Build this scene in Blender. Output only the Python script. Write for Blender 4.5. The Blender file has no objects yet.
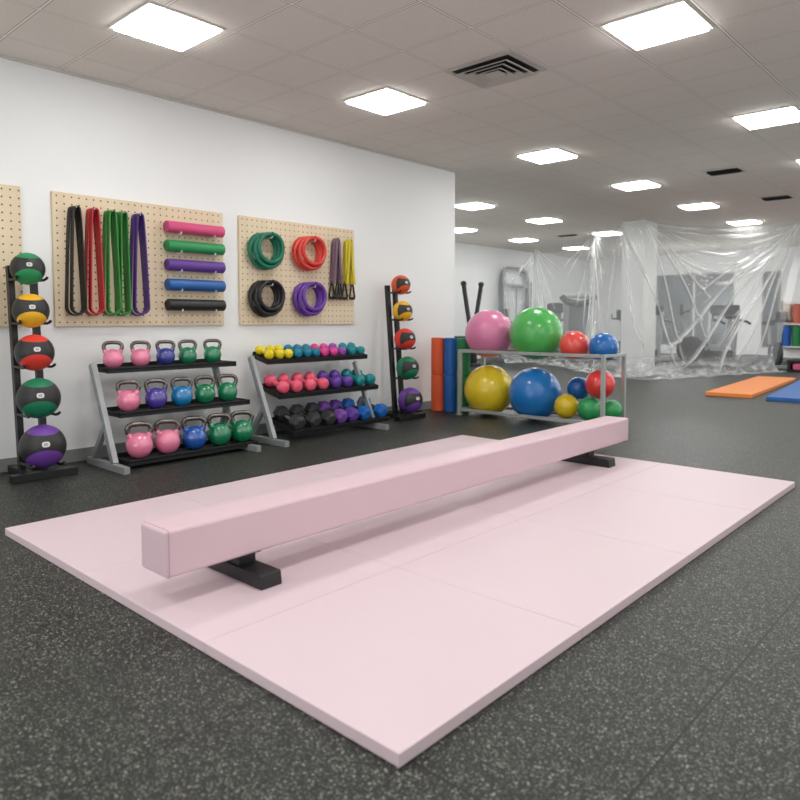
import bpy, bmesh, math, random
from math import sin, cos, pi, radians, sqrt, atan2, exp
from mathutils import Vector, Matrix, noise
random.seed(7)
S = bpy.context.scene
COL = S.collection

# ------------------------------------------------------------------ materials
def lin(c):
    c = c / 255.0
    return c / 12.92 if c <= 0.04045 else ((c + 0.055) / 1.055) ** 2.4
def rgb(r, g, b): return (lin(r), lin(g), lin(b), 1.0)
MATS = {}
def base(name):
    m = bpy.data.materials.new(name); m.use_nodes = True
    nt = m.node_tree
    return m, nt, nt.nodes['Principled BSDF']
def N(nt, t, **kw):
    n = nt.nodes.new(t)
    for k, v in kw.items(): setattr(n, k, v)
    return n
def math_n(nt, op, a, b=None, c=None):
    n = N(nt, 'ShaderNodeMath', operation=op)
    for i, v in enumerate((a, b, c)):
        if v is None: continue
        if isinstance(v, (int, float)): n.inputs[i].default_value = v
        else: nt.links.new(v, n.inputs[i])
    return n.outputs[0]
def mix_c(nt, f, a, b):
    n = N(nt, 'ShaderNodeMix', data_type='RGBA')
    for s, v in ((n.inputs[0], f), (n.inputs[6], a), (n.inputs[7], b)):
        if isinstance(v, (int, float, tuple)): s.default_value = v
        else: nt.links.new(v, s)
    return n.outputs[2]
def surf(name, col, rough=0.5, metal=0.0, var=0.06, vscale=14, bump=0.0, bscale=200, spec=0.5, coat=0.0):
    """plain surface with a little procedural tonal variation and optional grain bump"""
    if name in MATS: return MATS[name]
    m, nt, p = base(name)
    tc = N(nt, 'ShaderNodeTexCoord')
    nz = N(nt, 'ShaderNodeTexNoise'); nz.inputs['Scale'].default_value = vscale; nz.inputs['Detail'].default_value = 3
    nt.links.new(tc.outputs['Object'], nz.inputs['Vector'])
    a = tuple(c * (1 - var) for c in col[:3]) + (1,)
    b = tuple(min(1, c * (1 + var)) for c in col[:3]) + (1,)
    nt.links.new(mix_c(nt, nz.outputs['Fac'], a, b), p.inputs['Base Color'])
    p.inputs['Roughness'].default_value = rough; p.inputs['Metallic'].default_value = metal
    p.inputs['Specular IOR Level'].default_value = spec
    p.inputs['Coat Weight'].default_value = coat; p.inputs['Coat Roughness'].default_value = 0.10
    if bump:
        n2 = N(nt, 'ShaderNodeTexNoise'); n2.inputs['Scale'].default_value = bscale
        nt.links.new(tc.outputs['Object'], n2.inputs['Vector'])
        bp = N(nt, 'ShaderNodeBump'); bp.inputs['Strength'].default_value = bump; bp.inputs['Distance'].default_value = 0.002
        nt.links.new(n2.outputs['Fac'], bp.inputs['Height']); nt.links.new(bp.outputs[0], p.inputs['Normal'])
    MATS[name] = m
    return m
def xyz(nt, which='Object'):
    tc = N(nt, 'ShaderNodeTexCoord'); s = N(nt, 'ShaderNodeSeparateXYZ')
    nt.links.new(tc.outputs[which], s.inputs[0])
    return tc.outputs[which], s.outputs
def line_dist(nt, v, off, pitch):
    """distance to the nearest grid line of the given pitch"""
    t = math_n(nt, 'DIVIDE', math_n(nt, 'SUBTRACT', v, off), pitch)
    fr = math_n(nt, 'FRACT', t)
    return math_n(nt, 'MULTIPLY', math_n(nt, 'MINIMUM', fr, math_n(nt, 'SUBTRACT', 1.0, fr)), pitch)

def mat_floor():
    m, nt, p = base('speckled rubber')
    co, x = xyz(nt)
    dx = line_dist(nt, x[0], -0.645, 0.965); dy = line_dist(nt, x[1], 2.216, 0.965)
    d = math_n(nt, 'MINIMUM', dx, dy)
    seam = math_n(nt, 'LESS_THAN', d, 0.0038)
    col = rgb(39, 43, 41)
    nz = N(nt, 'ShaderNodeTexNoise'); nz.inputs['Scale'].default_value = 1.7; nz.inputs['Detail'].default_value = 4
    nt.links.new(co, nz.inputs['Vector'])
    c = mix_c(nt, nz.outputs['Fac'], rgb(13, 16, 15), rgb(24, 28, 26))
    for sc, thr, rad, cc in ((150, 0.72, 0.40, rgb(126, 129, 118)), (230, 0.68, 0.42, rgb(100, 106, 97)), (105, 0.86, 0.36, rgb(150, 151, 138))):
        v = N(nt, 'ShaderNodeTexVoronoi'); v.inputs['Scale'].default_value = sc
        w = N(nt, 'ShaderNodeTexNoise'); w.inputs['Scale'].default_value = sc * 1.3
        nt.links.new(co, w.inputs['Vector'])
        va = N(nt, 'ShaderNodeVectorMath', operation='MULTIPLY_ADD')
        nt.links.new(w.outputs['Color'], va.inputs[0]); va.inputs[1].default_value = (0.9 / sc,) * 3
        nt.links.new(co, va.inputs[2]); nt.links.new(va.outputs[0], v.inputs['Vector'])
        sp = N(nt, 'ShaderNodeSeparateColor'); nt.links.new(v.outputs['Color'], sp.inputs[0])
        f = math_n(nt, 'MULTIPLY', math_n(nt, 'GREATER_THAN', sp.outputs[0], thr), math_n(nt, 'LESS_THAN', v.outputs['Distance'], rad))
        c = mix_c(nt, math_n(nt, 'MULTIPLY', f, 0.85), c, cc)
    c = mix_c(nt, seam, c, rgb(5, 6, 6))
    nt.links.new(c, p.inputs['Base Color'])
    p.inputs['Roughness'].default_value = 0.46; p.inputs['Specular IOR Level'].default_value = 0.36
    n2 = N(nt, 'ShaderNodeTexNoise'); n2.inputs['Scale'].default_value = 240
    nt.links.new(co, n2.inputs['Vector'])
    h = math_n(nt, 'SUBTRACT', n2.outputs['Fac'], math_n(nt, 'MULTIPLY', seam, 2.0))
    bp = N(nt, 'ShaderNodeBump'); bp.inputs['Strength'].default_value = 0.35; bp.inputs['Distance'].default_value = 0.003
    nt.links.new(h, bp.inputs['Height']); nt.links.new(bp.outputs[0], p.inputs['Normal'])
    return m
def mat_ceiling():
    m, nt, p = base('ceiling tiles')
    co, x = xyz(nt)
    dx = line_dist(nt, x[0], -2.12, 0.585); dy = line_dist(nt, x[1], 4.122, 0.487)
    d = math_n(nt, 'MINIMUM', dx, dy)
    bar = math_n(nt, 'LESS_THAN', d, 0.0065)
    edge = math_n(nt, 'MULTIPLY', math_n(nt, 'LESS_THAN', d, 0.0115), math_n(nt, 'SUBTRACT', 1.0, bar))  # thin shadow lines beside the T-bars, painted into the tile colour
    nz = N(nt, 'ShaderNodeTexNoise'); nz.inputs['Scale'].default_value = 130; nz.inputs['Detail'].default_value = 3
    nt.links.new(co, nz.inputs['Vector'])
    c = mix_c(nt, nz.outputs['Fac'], rgb(212, 206, 198), rgb(232, 227, 219))
    c = mix_c(nt, bar, c, rgb(240, 237, 230)); c = mix_c(nt, math_n(nt, 'MULTIPLY', edge, 0.75), c, rgb(120, 114, 108))
    nt.links.new(c, p.inputs['Base Color']); p.inputs['Roughness'].default_value = 0.85
    p.inputs['Specular IOR Level'].default_value = 0.2
    return m
def mat_pegboard():
    m, nt, p = base('perforated pegboard')
    co, x = xyz(nt)
    P = 0.0555
    dy = line_dist(nt, x[1], 0.030, P); dz = line_dist(nt, x[2], 0.03, P)
    d = math_n(nt, 'SQRT', math_n(nt, 'ADD', math_n(nt, 'MULTIPLY', dy, dy), math_n(nt, 'MULTIPLY', dz, dz)))
    hole = math_n(nt, 'LESS_THAN', d, 0.0062)
    nz = N(nt, 'ShaderNodeTexNoise'); nz.inputs['Scale'].default_value = 9; nz.inputs['Detail'].default_value = 5
    mp = N(nt, 'ShaderNodeMapping'); mp.inputs['Scale'].default_value = (1, 1, 0.15)
    nt.links.new(co, mp.inputs[0]); nt.links.new(mp.outputs[0], nz.inputs['Vector'])
    c = mix_c(nt, nz.outputs['Fac'], rgb(212, 193, 161), rgb(231, 214, 186))
    c = mix_c(nt, hole, c, rgb(84, 66, 46))
    nt.links.new(c, p.inputs['Base Color']); p.inputs['Roughness'].default_value = 0.6
    bp = N(nt, 'ShaderNodeBump'); bp.inputs['Strength'].default_value = 0.8; bp.inputs['Distance'].default_value = 0.004
    nt.links.new(math_n(nt, 'SUBTRACT', 1.0, hole), bp.inputs['Height']); nt.links.new(bp.outputs[0], p.inputs['Normal'])
    return m
def mat_medball(name, col, back=0.35):
    m, nt, p = base(name)
    tc = N(nt, 'ShaderNodeTexCoord')
    nrm = N(nt, 'ShaderNodeVectorMath', operation='NORMALIZE'); nt.links.new(tc.outputs['Object'], nrm.inputs[0])
    def cap(axis, thr):
        a = Vector(axis).normalized()
        d = N(nt, 'ShaderNodeVectorMath', operation='DOT_PRODUCT'); nt.links.new(nrm.outputs[0], d.inputs[0]); d.inputs[1].default_value = a
        return d.outputs['Value'], thr
    f = None; seam = None
    for ax, th in (((0.20, 0, 0.98), 0.73), ((0.58, 0, -0.82), 0.63), ((-1, 0, 0), back)):
        v, t = cap(ax, th)
        g = math_n(nt, 'GREATER_THAN', v, t)
        s = math_n(nt, 'LESS_THAN', math_n(nt, 'ABSOLUTE', math_n(nt, 'SUBTRACT', v, t)), 0.012)
        f = g if f is None else math_n(nt, 'MAXIMUM', f, g)
        seam = s if seam is None else math_n(nt, 'MAXIMUM', seam, s)
    nz = N(nt, 'ShaderNodeTexNoise'); nz.inputs['Scale'].default_value = 60; nt.links.new(tc.outputs['Object'], nz.inputs['Vector'])
    c = mix_c(nt, f, rgb(34, 35, 36), col)
    c = mix_c(nt, math_n(nt, 'MULTIPLY', seam, 0.5), c, rgb(20, 20, 20))
    sx = N(nt, 'ShaderNodeSeparateXYZ'); nt.links.new(nrm.outputs[0], sx.inputs[0])
    ey = math_n(nt, 'DIVIDE', sx.outputs[1], 0.165); ez = math_n(nt, 'DIVIDE', math_n(nt, 'SUBTRACT', sx.outputs[2], 0.20), 0.125)
    def p4(v): return math_n(nt, 'POWER', math_n(nt, 'ABSOLUTE', v), 3.0)
    rr = math_n(nt, 'ADD', p4(ey), p4(ez))
    front = math_n(nt, 'GREATER_THAN', sx.outputs[0], 0.0)
    lg = math_n(nt, 'MULTIPLY', math_n(nt, 'LESS_THAN', rr, 1.0), front)
    inn = math_n(nt, 'MULTIPLY', math_n(nt, 'LESS_THAN', rr, 0.16), front)
    c = mix_c(nt, lg, c, rgb(208, 208, 204)); c = mix_c(nt, math_n(nt, 'MULTIPLY', inn, 0.6), c, rgb(120, 120, 118))
    nt.links.new(c, p.inputs['Base Color'])
    p.inputs['Roughness'].default_value = 0.48
    bp = N(nt, 'ShaderNodeBump'); bp.inputs['Strength'].default_value = 0.15; bp.inputs['Distance'].default_value = 0.002
    nt.links.new(nz.outputs['Fac'], bp.inputs['Height']); nt.links.new(bp.outputs[0], p.inputs['Normal'])
    return m
def mat_emit(name, strength):
    m, nt, p = base(name)
    co, x = xyz(nt)
    nz = N(nt, 'ShaderNodeTexNoise'); nz.inputs['Scale'].default_value = 3; nt.links.new(co, nz.inputs['Vector'])
    p.inputs['Base Color'].default_value = (0.9, 0.9, 0.9, 1)
    nt.links.new(mix_c(nt, nz.outputs['Fac'], (1, 0.985, 0.96, 1), (1, 0.99, 0.97, 1)), p.inputs['Emission Color'])
    p.inputs['Emission Strength'].default_value = strength
    return m
def mat_plastic_sheet():
    m, nt, p = base('clear polythene')
    out = nt.nodes['Material Output']
    co, x = xyz(nt)
    p.inputs['Base Color'].default_value = (0.95, 0.96, 0.96, 1)
    p.inputs['Roughness'].default_value = 0.22; p.inputs['Specular IOR Level'].default_value = 1.0
    tr = N(nt, 'ShaderNodeBsdfTransparent'); tr.inputs['Color'].default_value = (0.97, 0.98, 0.98, 1)
    lw = N(nt, 'ShaderNodeLayerWeight'); lw.inputs['Blend'].default_value = 0.35
    nz = N(nt, 'ShaderNodeTexNoise'); nz.inputs['Scale'].default_value = 2.2; nz.inputs['Detail'].default_value = 5
    nt.links.new(co, nz.inputs['Vector'])
    at = N(nt, 'ShaderNodeAttribute', attribute_name='crease_glint')
    f = math_n(nt, 'ADD', math_n(nt, 'MULTIPLY', lw.outputs['Facing'], 0.16), math_n(nt, 'MULTIPLY', nz.outputs['Fac'], 0.07))
    f = math_n(nt, 'ADD', f, math_n(nt, 'MULTIPLY', at.outputs['Fac'], 0.75))  # highlight streaks along the folds, painted in as whiter, less clear film
    f = math_n(nt, 'ADD', f, 0.10)
    f = math_n(nt, 'MINIMUM', f, 0.9)
    tl = N(nt, 'ShaderNodeBsdfTranslucent'); tl.inputs['Color'].default_value = (0.88, 0.90, 0.90, 1)
    mx0 = N(nt, 'ShaderNodeMixShader'); mx0.inputs[0].default_value = 0.40
    nt.links.new(p.outputs[0], mx0.inputs[1]); nt.links.new(tl.outputs[0], mx0.inputs[2])
    mx = N(nt, 'ShaderNodeMixShader'); nt.links.new(f, mx.inputs[0])
    nt.links.new(tr.outputs[0], mx.inputs[1]); nt.links.new(mx0.outputs[0], mx.inputs[2])
    gl = N(nt, 'ShaderNodeBsdfGlossy'); gl.inputs['Roughness'].default_value = 0.10
    mx2 = N(nt, 'ShaderNodeMixShader'); mx2.inputs[0].default_value = 0.06
    nt.links.new(mx.outputs[0], mx2.inputs[1]); nt.links.new(gl.outputs[0], mx2.inputs[2])
    nt.links.new(mx2.outputs[0], out.inputs[0])
    n2 = N(nt, 'ShaderNodeTexNoise'); n2.inputs['Scale'].default_value = 7; n2.inputs['Detail'].default_value = 6; n2.inputs['Distortion'].default_value = 1.2
    nt.links.new(co, n2.inputs['Vector'])
    bp = N(nt, 'ShaderNodeBump'); bp.inputs['Strength'].default_value = 0.3; bp.inputs['Distance'].default_value = 0.04
    nt.links.new(n2.outputs['Fac'], bp.inputs['Height'])
    for n in (p, gl): nt.links.new(bp.outputs[0], n.inputs['Normal'])
    return m

M_FLOOR = mat_floor(); M_CEIL = mat_ceiling(); M_PEG = mat_pegboard()
M_WALL = surf('white painted wall', rgb(234, 236, 236), 0.75, var=0.015, vscale=2, bump=0.1, bscale=160)
M_BASE = surf('grey vinyl baseboard', rgb(128, 130, 128), 0.5)
M_BOARD_EDGE = surf('pale birch edge', rgb(214, 195, 165), 0.6)
M_LIGHT = mat_emit('light diffuser', 24.0)
M_LFRAME = surf('white light frame', rgb(220, 218, 212), 0.5)
M_PINKMAT = surf('pale pink mat vinyl', rgb(211, 192, 199), 0.42, var=0.02, vscale=2.5, bump=0.12, bscale=350, spec=0.35)
M_PINKBEAM = surf('pale pink beam vinyl', rgb(212, 186, 195), 0.42, var=0.02, vscale=3, bump=0.10, bscale=350, spec=0.35)
M_PIPING = surf('pink stitched seam', rgb(190, 152, 160), 0.5)
M_BLACK = surf('black powder coat', rgb(24, 25, 27), 0.42, bump=0.1)
M_BLACKTRAY = surf('black shelf tray', rgb(19, 20, 22), 0.55)
M_GREYSTEEL = surf('silver grey powder coat', rgb(150, 154, 156), 0.38, metal=0.25)
M_CHROME = surf('polished steel', rgb(175, 172, 168), 0.24, metal=1.0)
M_KHANDLE = surf('brushed dark steel', rgb(118, 113, 108), 0.27, metal=1.0)
M_RUBBER = surf('black rubber', rgb(26, 27, 28), 0.55)
M_DARKHEX = surf('dark grey rubber', rgb(48, 50, 52), 0.5)
M_WHITEPEG = surf('white hook tip', rgb(225, 225, 220), 0.4)
M_MACH = surf('machine light grey', rgb(148, 152, 156), 0.45)
M_MACHD = surf('machine charcoal', rgb(50, 54, 60), 0.5)
M_MIRROR = surf('grey mirror glass', rgb(118, 124, 128), 0.32, metal=0.15)
M_MFRAME = surf('grey frame', rgb(150, 152, 152), 0.4)
M_VENT = surf('vent painted metal', rgb(188, 184, 178), 0.5)
M_DARK = surf('dark duct', rgb(30, 30, 30), 0.8)
M_SHEET = mat_plastic_sheet()
def gloss(name, c, r=0.16): return surf(name, rgb(*c), r, var=0.03, vscale=6, coat=1.0)
KC = dict(pink=gloss('pink enamel', (226, 125, 158)), navy=gloss('navy blue enamel', (45, 55, 140)), purple=gloss('violet enamel', (72, 56, 150)),
          azure=gloss('azure enamel', (12, 122, 180)), blue=gloss('blue enamel', (22, 84, 168)), green=gloss('green enamel', (14, 122, 80)))
def vinyl(name, c, r=0.45): return surf(name, rgb(*c), r, var=0.05, vscale=20, bump=0.08)
DC = dict(yellow=vinyl('yellow vinyl', (226, 204, 22)), teal=vinyl('teal vinyl', (14, 136, 146)), aqua=vinyl('blue green vinyl', (16, 122, 150)), magenta=vinyl('magenta vinyl', (212, 66, 142)),
          orchid=vinyl('orchid vinyl', (152, 76, 172)), rose=vinyl('rose vinyl', (230, 92, 118)), violet=vinyl('violet vinyl', (92, 56, 150)), sea=vinyl('sea green vinyl', (10, 128, 130)),
          black=M_DARKHEX, blue=vinyl('blue vinyl', (16, 96, 178)), plum=vinyl('plum vinyl', (112, 66, 152)))
MB_COL = dict(green=(32, 138, 84), yellow=(232, 178, 32), red=(214, 56, 44), orange=(216, 84, 40), emerald=(16, 118, 80), violet=(104, 58, 152))
MB_C = {(k, w): mat_medball(f'{k} medicine ball leather {w}', rgb(*c), -0.40 if w == 'right' else 0.35) for k, c in MB_COL.items() for w in ('left', 'right')}

# ------------------------------------------------------------------ mesh helpers
def BM(): return bmesh.new()
def finish(bm, name, mat, parent=None, smooth=35, loc=None):
    bmesh.ops.recalc_face_normals(bm, faces=bm.faces)
    me = bpy.data.meshes.new(name); bm.to_mesh(me); bm.free()
    if smooth:
        for p in me.polygons: p.use_smooth = True
        me.set_sharp_from_angle(angle=radians(smooth))
    for m in (mat if isinstance(mat, (list, tuple)) else [mat]): me.materials.append(m)
    o = bpy.data.objects.new(name, me); COL.objects.link(o)
    if smooth and smooth <= 50:
        wn = o.modifiers.new('weighted', 'WEIGHTED_NORMAL'); wn.keep_sharp = True; wn.weight = 100
    if parent is not None: o.parent = parent
    if loc is not None: o.location = loc
    return o
def box(bm, lo, hi, bev=0.0, seg=2, mtx=None):
    lo = Vector(lo); hi = Vector(hi)
    vs = bmesh.ops.create_cube(bm, size=1.0)['verts']
    c = (lo + hi) / 2; s = hi - lo
    for v in vs: v.co = Vector((v.co.x * s.x, v.co.y * s.y, v.co.z * s.z)) + c
    if bev:
        es = list({e for v in vs for e in v.link_edges})
        r = bmesh.ops.bevel(bm, geom=es, offset=bev, segments=seg, profile=0.5, affect='EDGES')
        vs = list({v for f in r['faces'] for v in f.verts} | {v for v in vs if v.is_valid})
    if mtx is not None:
        for v in vs: v.co = mtx @ v.co
    return vs
def bar(bm, a, b, w, h, up=(0, 0, 1), bev=0.004):
    """rectangular bar from a to b; h along 'up', w sideways"""
    a = Vector(a); b = Vector(b); d = b - a; L = d.length; d.normalize()
    u = Vector(up); u = (u - d * u.dot(d)).normalized(); s = d.cross(u)
    m = Matrix((s, d, u)).transposed().to_4x4(); m.translation = a
    box(bm, (-w / 2, 0, -h / 2), (w / 2, L, h / 2), bev, 2, m)
def sweep(bm, pts, sect, closed=False, up=None, scl=None):
    """sweep a list of (a,b) section points along pts; a along the side vector, b along the normal"""
    pts = [Vector(p) for p in pts]; n = len(pts); rings = []
    nrm = None
    for i, p in enumerate(pts):
        if closed: t = (pts[(i + 1) % n] - pts[i - 1]).normalized()
        else: t = (pts[min(i + 1, n - 1)] - pts[max(i - 1, 0)]).normalized()
        if up is not None: s = (Vector(up) - t * Vector(up).dot(t)).normalized()
        else:
            if nrm is None: nrm = t.orthogonal().normalized()
            s = (nrm - t * nrm.dot(t)).normalized(); nrm = s
        b = t.cross(s); k = scl[i] if scl else 1.0
        rings.append([bm.verts.new(p + s * (x * k) + b * (y * k)) for x, y in sect])
    m = len(sect)
    for i in range(n if closed else n - 1):
        A = rings[i]; B = rings[(i + 1) % n]
        for j in range(m): bm.faces.new((A[j], A[(j + 1) % m], B[(j + 1) % m], B[j]))
    if not closed: bm.faces.new(rings[0]); bm.faces.new(rings[-1])
def circ(r, n=10): return [(r * cos(2 * pi * i / n), r * sin(2 * pi * i / n)) for i in range(n)]
def tube(bm, pts, r, closed=False, n=10, scl=None, up=None): sweep(bm, pts, circ(r, n), closed, up, scl)
def rect(w, t): return [(-w / 2, -t / 2), (w / 2, -t / 2), (w / 2, t / 2), (-w / 2, t / 2)]
def lathe(bm, prof, n=32, mtx=None):
    """revolve (r,z) profile about z"""
    rings = []
    for r, z in prof:
        if r < 1e-6: rings.append([bm.verts.new((0, 0, z))])
        else: rings.append([bm.verts.new((r * cos(2 * pi * i / n), r * sin(2 * pi * i / n), z)) for i in range(n)])
    for A, B in zip(rings, rings[1:]):
        for i in range(n):
            j = (i + 1) % n
            if len(A) == 1 and len(B) == 1: continue
            if len(A) == 1: bm.faces.new((A[0], B[j], B[i]))
            elif len(B) == 1: bm.faces.new((A[i], A[j], B[0]))
            else: bm.faces.new((A[i], A[j], B[j], B[i]))
    if mtx is not None:
        for R in rings:
            for v in R: v.co = mtx @ v.co
def AX(axis, loc=(0, 0, 0)):
    q = Vector((0, 0, 1)).rotation_difference(Vector(axis)).to_matrix().to_4x4(); q.translation = Vector(loc); return q
def ball_bm(r, u=40, v=24):
    bm = BM(); bmesh.ops.create_uvsphere(bm, u_segments=u, v_segments=v, radius=r); return bm
def empty(name, loc=(0, 0, 0), rz=0.0):
    o = bpy.data.objects.new(name, None); COL.objects.link(o); o.location = loc; o.rotation_euler = (0, 0, rz)
    o.empty_display_size = 0.05
    return o
def tag(o, label=None, cat=None, group=None, kind=None):
    if label: o['label'] = label
    if cat: o['category'] = cat
    if group: o['group'] = group
    if kind: o['kind'] = kind
    return o
def struct(name, bm, mat, smooth=30):
    return tag(finish(bm, name, mat, smooth=smooth), kind='structure')
def dup(root, loc=None, mats=None, scale=None, rz=None):
    r = root.copy(); COL.objects.link(r)
    for k in ('label', 'group'):
        if k in r: del r[k]
    if loc is not None: r.location = loc
    if scale is not None: r.scale = (scale,) * 3
    if rz is not None: r.rotation_euler = (0, 0, rz)
    kids = list(root.children)
    for ch in kids:
        c = ch.copy(); COL.objects.link(c); c.parent = r
        for g in ch.children:
            d = g.copy(); COL.objects.link(d); d.parent = c
            recolor(d, mats)
        recolor(c, mats)
    recolor(r, mats)
    return r
def recolor(o, mats):
    if mats and o.type == 'MESH':
        k = o.name.split('.')[0]
        if k in mats:
            o.material_slots[0].link = 'OBJECT'; o.material_slots[0].material = mats[k]
ORD = ['first', 'second', 'third', 'fourth', 'fifth', 'sixth', 'seventh', 'eighth', 'ninth', 'tenth', 'eleventh', 'twelfth']

# ------------------------------------------------------------------ the setting
WX, CZ, FARY, RX, BY, FLX, WEND = -5.42, 2.95, 20.0, 3.4, -2.6, -10.33, 6.97
bm = BM(); box(bm, (FLX - .2, BY - .2, -0.1), (RX + .2, FARY + .2, 0)); struct('floor', bm, M_FLOOR, 0)
bm = BM(); box(bm, (FLX - .2, BY - .2, CZ), (RX + .2, FARY + .2, CZ + 0.1)); struct('ceiling', bm, M_CEIL, 0)
bm = BM(); box(bm, (WX - 0.15, BY, 0), (WX, WEND, CZ)); struct('wall_left', bm, M_WALL, 0)
bm = BM(); box(bm, (FLX, WEND - 0.15, 0), (WX - 0.15, WEND, CZ)); struct('wall_return', bm, M_WALL, 0)
bm = BM(); box(bm, (FLX - 0.15, WEND - 0.15, 0), (FLX, FARY, CZ)); struct('wall_left_far', bm, M_WALL, 0)
bm = BM(); box(bm, (FLX - .15, FARY, 0), (RX, FARY + 0.15, CZ)); struct('wall_far', bm, M_WALL, 0)
bm = BM(); box(bm, (RX, BY, 0), (RX + 0.15, FARY, CZ)); struct('wall_right', bm, M_WALL, 0)
bm = BM(); box(bm, (WX - .15, BY - 0.15, 0), (RX, BY, CZ)); struct('wall_back', bm, M_WALL, 0)
bm = BM(); box(bm, (WX, BY, 0), (WX + 0.008, WEND, 0.098), 0.003); struct('baseboard_left', bm, M_BASE)
bm = BM(); box(bm, (FLX, FARY - 0.008, 0), (RX, FARY, 0.098), 0.003); struct('baseboard_far', bm, M_BASE)
bm = BM(); box(bm, (FLX, WEND, 0), (FLX + 0.008, FARY, 0.098), 0.003); struct('baseboard_left_far', bm, M_BASE)
bm = BM(); box(bm, (WX, BY, CZ - 0.018), (WX + 0.02, WEND, CZ)); struct('trim_1', bm, surf('wall angle trim', rgb(200, 196, 190), .5))
bm = BM(); box(bm, (-5.86, 12.75, 0), (-5.42, 13.34, CZ), 0.006); struct('pillar', bm, M_WALL)

# ceiling light panels
def make_light():
    r = empty('ceiling_light')
    h = 0.250
    bm = BM()
    for sx, sy in ((1, 0), (-1, 0), (0, 1), (0, -1)):
        if sx: box(bm, (sx * h - .009 , -h - .009, -0.010), (sx * h + .009, h + .009, 0.0))
        else: box(bm, (-h + .009, sy * h - .009, -0.010), (h - .009, sy * h + .009, 0.0))
    finish(bm, 'light_frame', M_LFRAME, r, 0)
    bm = BM(); box(bm, (-h + .012, -h + .012, -0.026), (h - .012, h - .012, -0.001), .006); finish(bm, 'diffuser', M_LIGHT, r, 0)
    return r
L0 = make_light()
LIGHTS = [(-4.13, 2.335, 'square ceiling light panel at the upper left, nearest the camera above the wall'),
          (-4.13, 4.35, 'square ceiling light panel above the wall between the two pegboards, left of the square vent'),
          (-1.82, 4.41, 'large bright square ceiling light panel at the upper right, right of the square vent'),
          (-4.12, 7.0, 'square ceiling light panel beyond the end of the white wall, above the exercise balls'),
          (-1.85, 7.07, 'square ceiling light panel at the right edge, second nearest of the right-hand row'),
          (-4.11, 9.35, 'ceiling light panel in mid room, left of the nearer slot vent'),
          (-4.10, 11.75, 'ceiling light panel over the plastic sheet, left of the farther small vent'),
          (-4.13, 14.3, 'small far ceiling light panel just above the right half of the plastic sheet'),
          (-1.85, 9.38, 'sliver of a ceiling light panel cut by the right edge of the frame'),
          (-6.80, 9.25, 'ceiling light panel touching the white wall end, nearer of the two beside it'),
          (-6.83, 11.5, 'far ceiling light panel left of the pillar, above the peak of the plastic sheet'),
          (-6.83, 14.15, 'far ceiling light panel at the left side of the pillar top behind plastic'),
          (-8.86, 14.0, 'far ceiling light panel above the left peak of the plastic sheet'),
          (-8.83, 11.55, 'ceiling light panel half hidden by the white wall end, farther of two'),
          (-8.85, 16.5, 'farthest ceiling light panel seen through the plastic between its two left peaks')]
for i, (x, y, lb) in enumerate(LIGHTS):
    o = L0 if i == 0 else dup(L0, (x, y, CZ))
    o.location = (x, y, CZ); tag(o, lb, 'ceiling light', 'square ceiling light panels')

def make_vent():
    r = empty('ceiling_vent')
    hx, hy = 0.28, 0.235
    bm = BM(); box(bm, (-hx, -hy, -0.004), (hx, hy, -0.001)); finish(bm, 'vent_duct', M_DARK, r, 0)
    def ring(k0, z0, k1, z1, w=0.012):
        bm = BM(); q = []
        for k, z in ((k0, z0), (k1, z1), (k1, z1 - 0.006), (k0, z0 - 0.006)):
            q.append([bm.verts.new((sx * hx * k, sy * hy * k, z)) for sx, sy in ((-1, -1), (1, -1), (1, 1), (-1, 1))])
        for A, B in zip(q, q[1:] + q[:1]):
            for i in range(4): bm.faces.new((A[i], A[(i + 1) % 4], B[(i + 1) % 4], B[i]))
        return bm
    finish(ring(1.04, -0.004, 0.90, -0.004), 'vent_frame', M_VENT, r, 0)
    for k in (0.84, 0.62, 0.40): finish(ring(k, -0.034, k - 0.17, -0.012), 'vent_louver', M_VENT, r, 0)
    bm = BM(); box(bm, (-hx * .22, -hy * .22, -0.036), (hx * .22, hy * .22, -0.030)); finish(bm, 'vent_plate', M_VENT, r, 0)
    return r
V0 = make_vent(); V0.location = (-3.02, 4.365, CZ)
tag(V0, 'square louvred air vent in the ceiling near the camera', 'air vent', 'ceiling air vents')
def slot_vent(x, y, lx, ly, lb):
    r = empty('ceiling_vent', (x, y, CZ))
    bm = BM(); box(bm, (-lx, -ly, -0.006), (lx, ly, -0.001)); finish(bm, 'vent_duct', M_DARK, r, 0)
    for s in (-1, 1):
        bm = BM(); box(bm, (-lx - .02, s * ly - .012, -0.014), (lx + .02, s * ly + .012, -0.001)); finish(bm, 'vent_frame', M_VENT, r, 0)
    for k in (-0.45, 0.05, 0.5):
        bm = BM(); bar(bm, (-lx, ly * k, -0.012), (lx, ly * k, -0.012), 0.012, 0.03, (0, 0.5, 1), 0); finish(bm, 'vent_louver', M_DARK, r, 0)
    tag(r, lb, 'air vent', 'ceiling air vents')
slot_vent(-2.92, 9.22, 0.18, 0.16, 'dark ceiling vent at the right, nearer of the two small ones')
slot_vent(-2.95, 11.75, 0.18, 0.18, 'dark ceiling vent at the right, farther of the two small ones')
slot_vent(-7.65, 13.88, 0.20, 0.10, 'thin grey far ceiling vent left of the pillar')

# ------------------------------------------------------------------ gym mat and balance beam
mat_root = empty('gymnastics_mat', (-2.46, 3.14, 0))
tag(mat_root, 'large pale pink panelled gymnastics mat lying on the dark rubber floor', 'gym mat')
xs = [-3.825, -2.90, -1.975, -1.103]; ys = [1.207, 2.143, 3.142, 4.12, 5.045]
MZ = 0.037
for i in range(3):
    for j in range(4):
        bm = BM(); g = 0.0007
        box(bm, (xs[i] + g + 2.46, ys[j] + g - 3.14, 0), (xs[i + 1] - g + 2.46, ys[j + 1] - g - 3.14, MZ), 0.0030, 2)
        finish(bm, 'mat_panel', M_PINKMAT, mat_root, 50)

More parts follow.
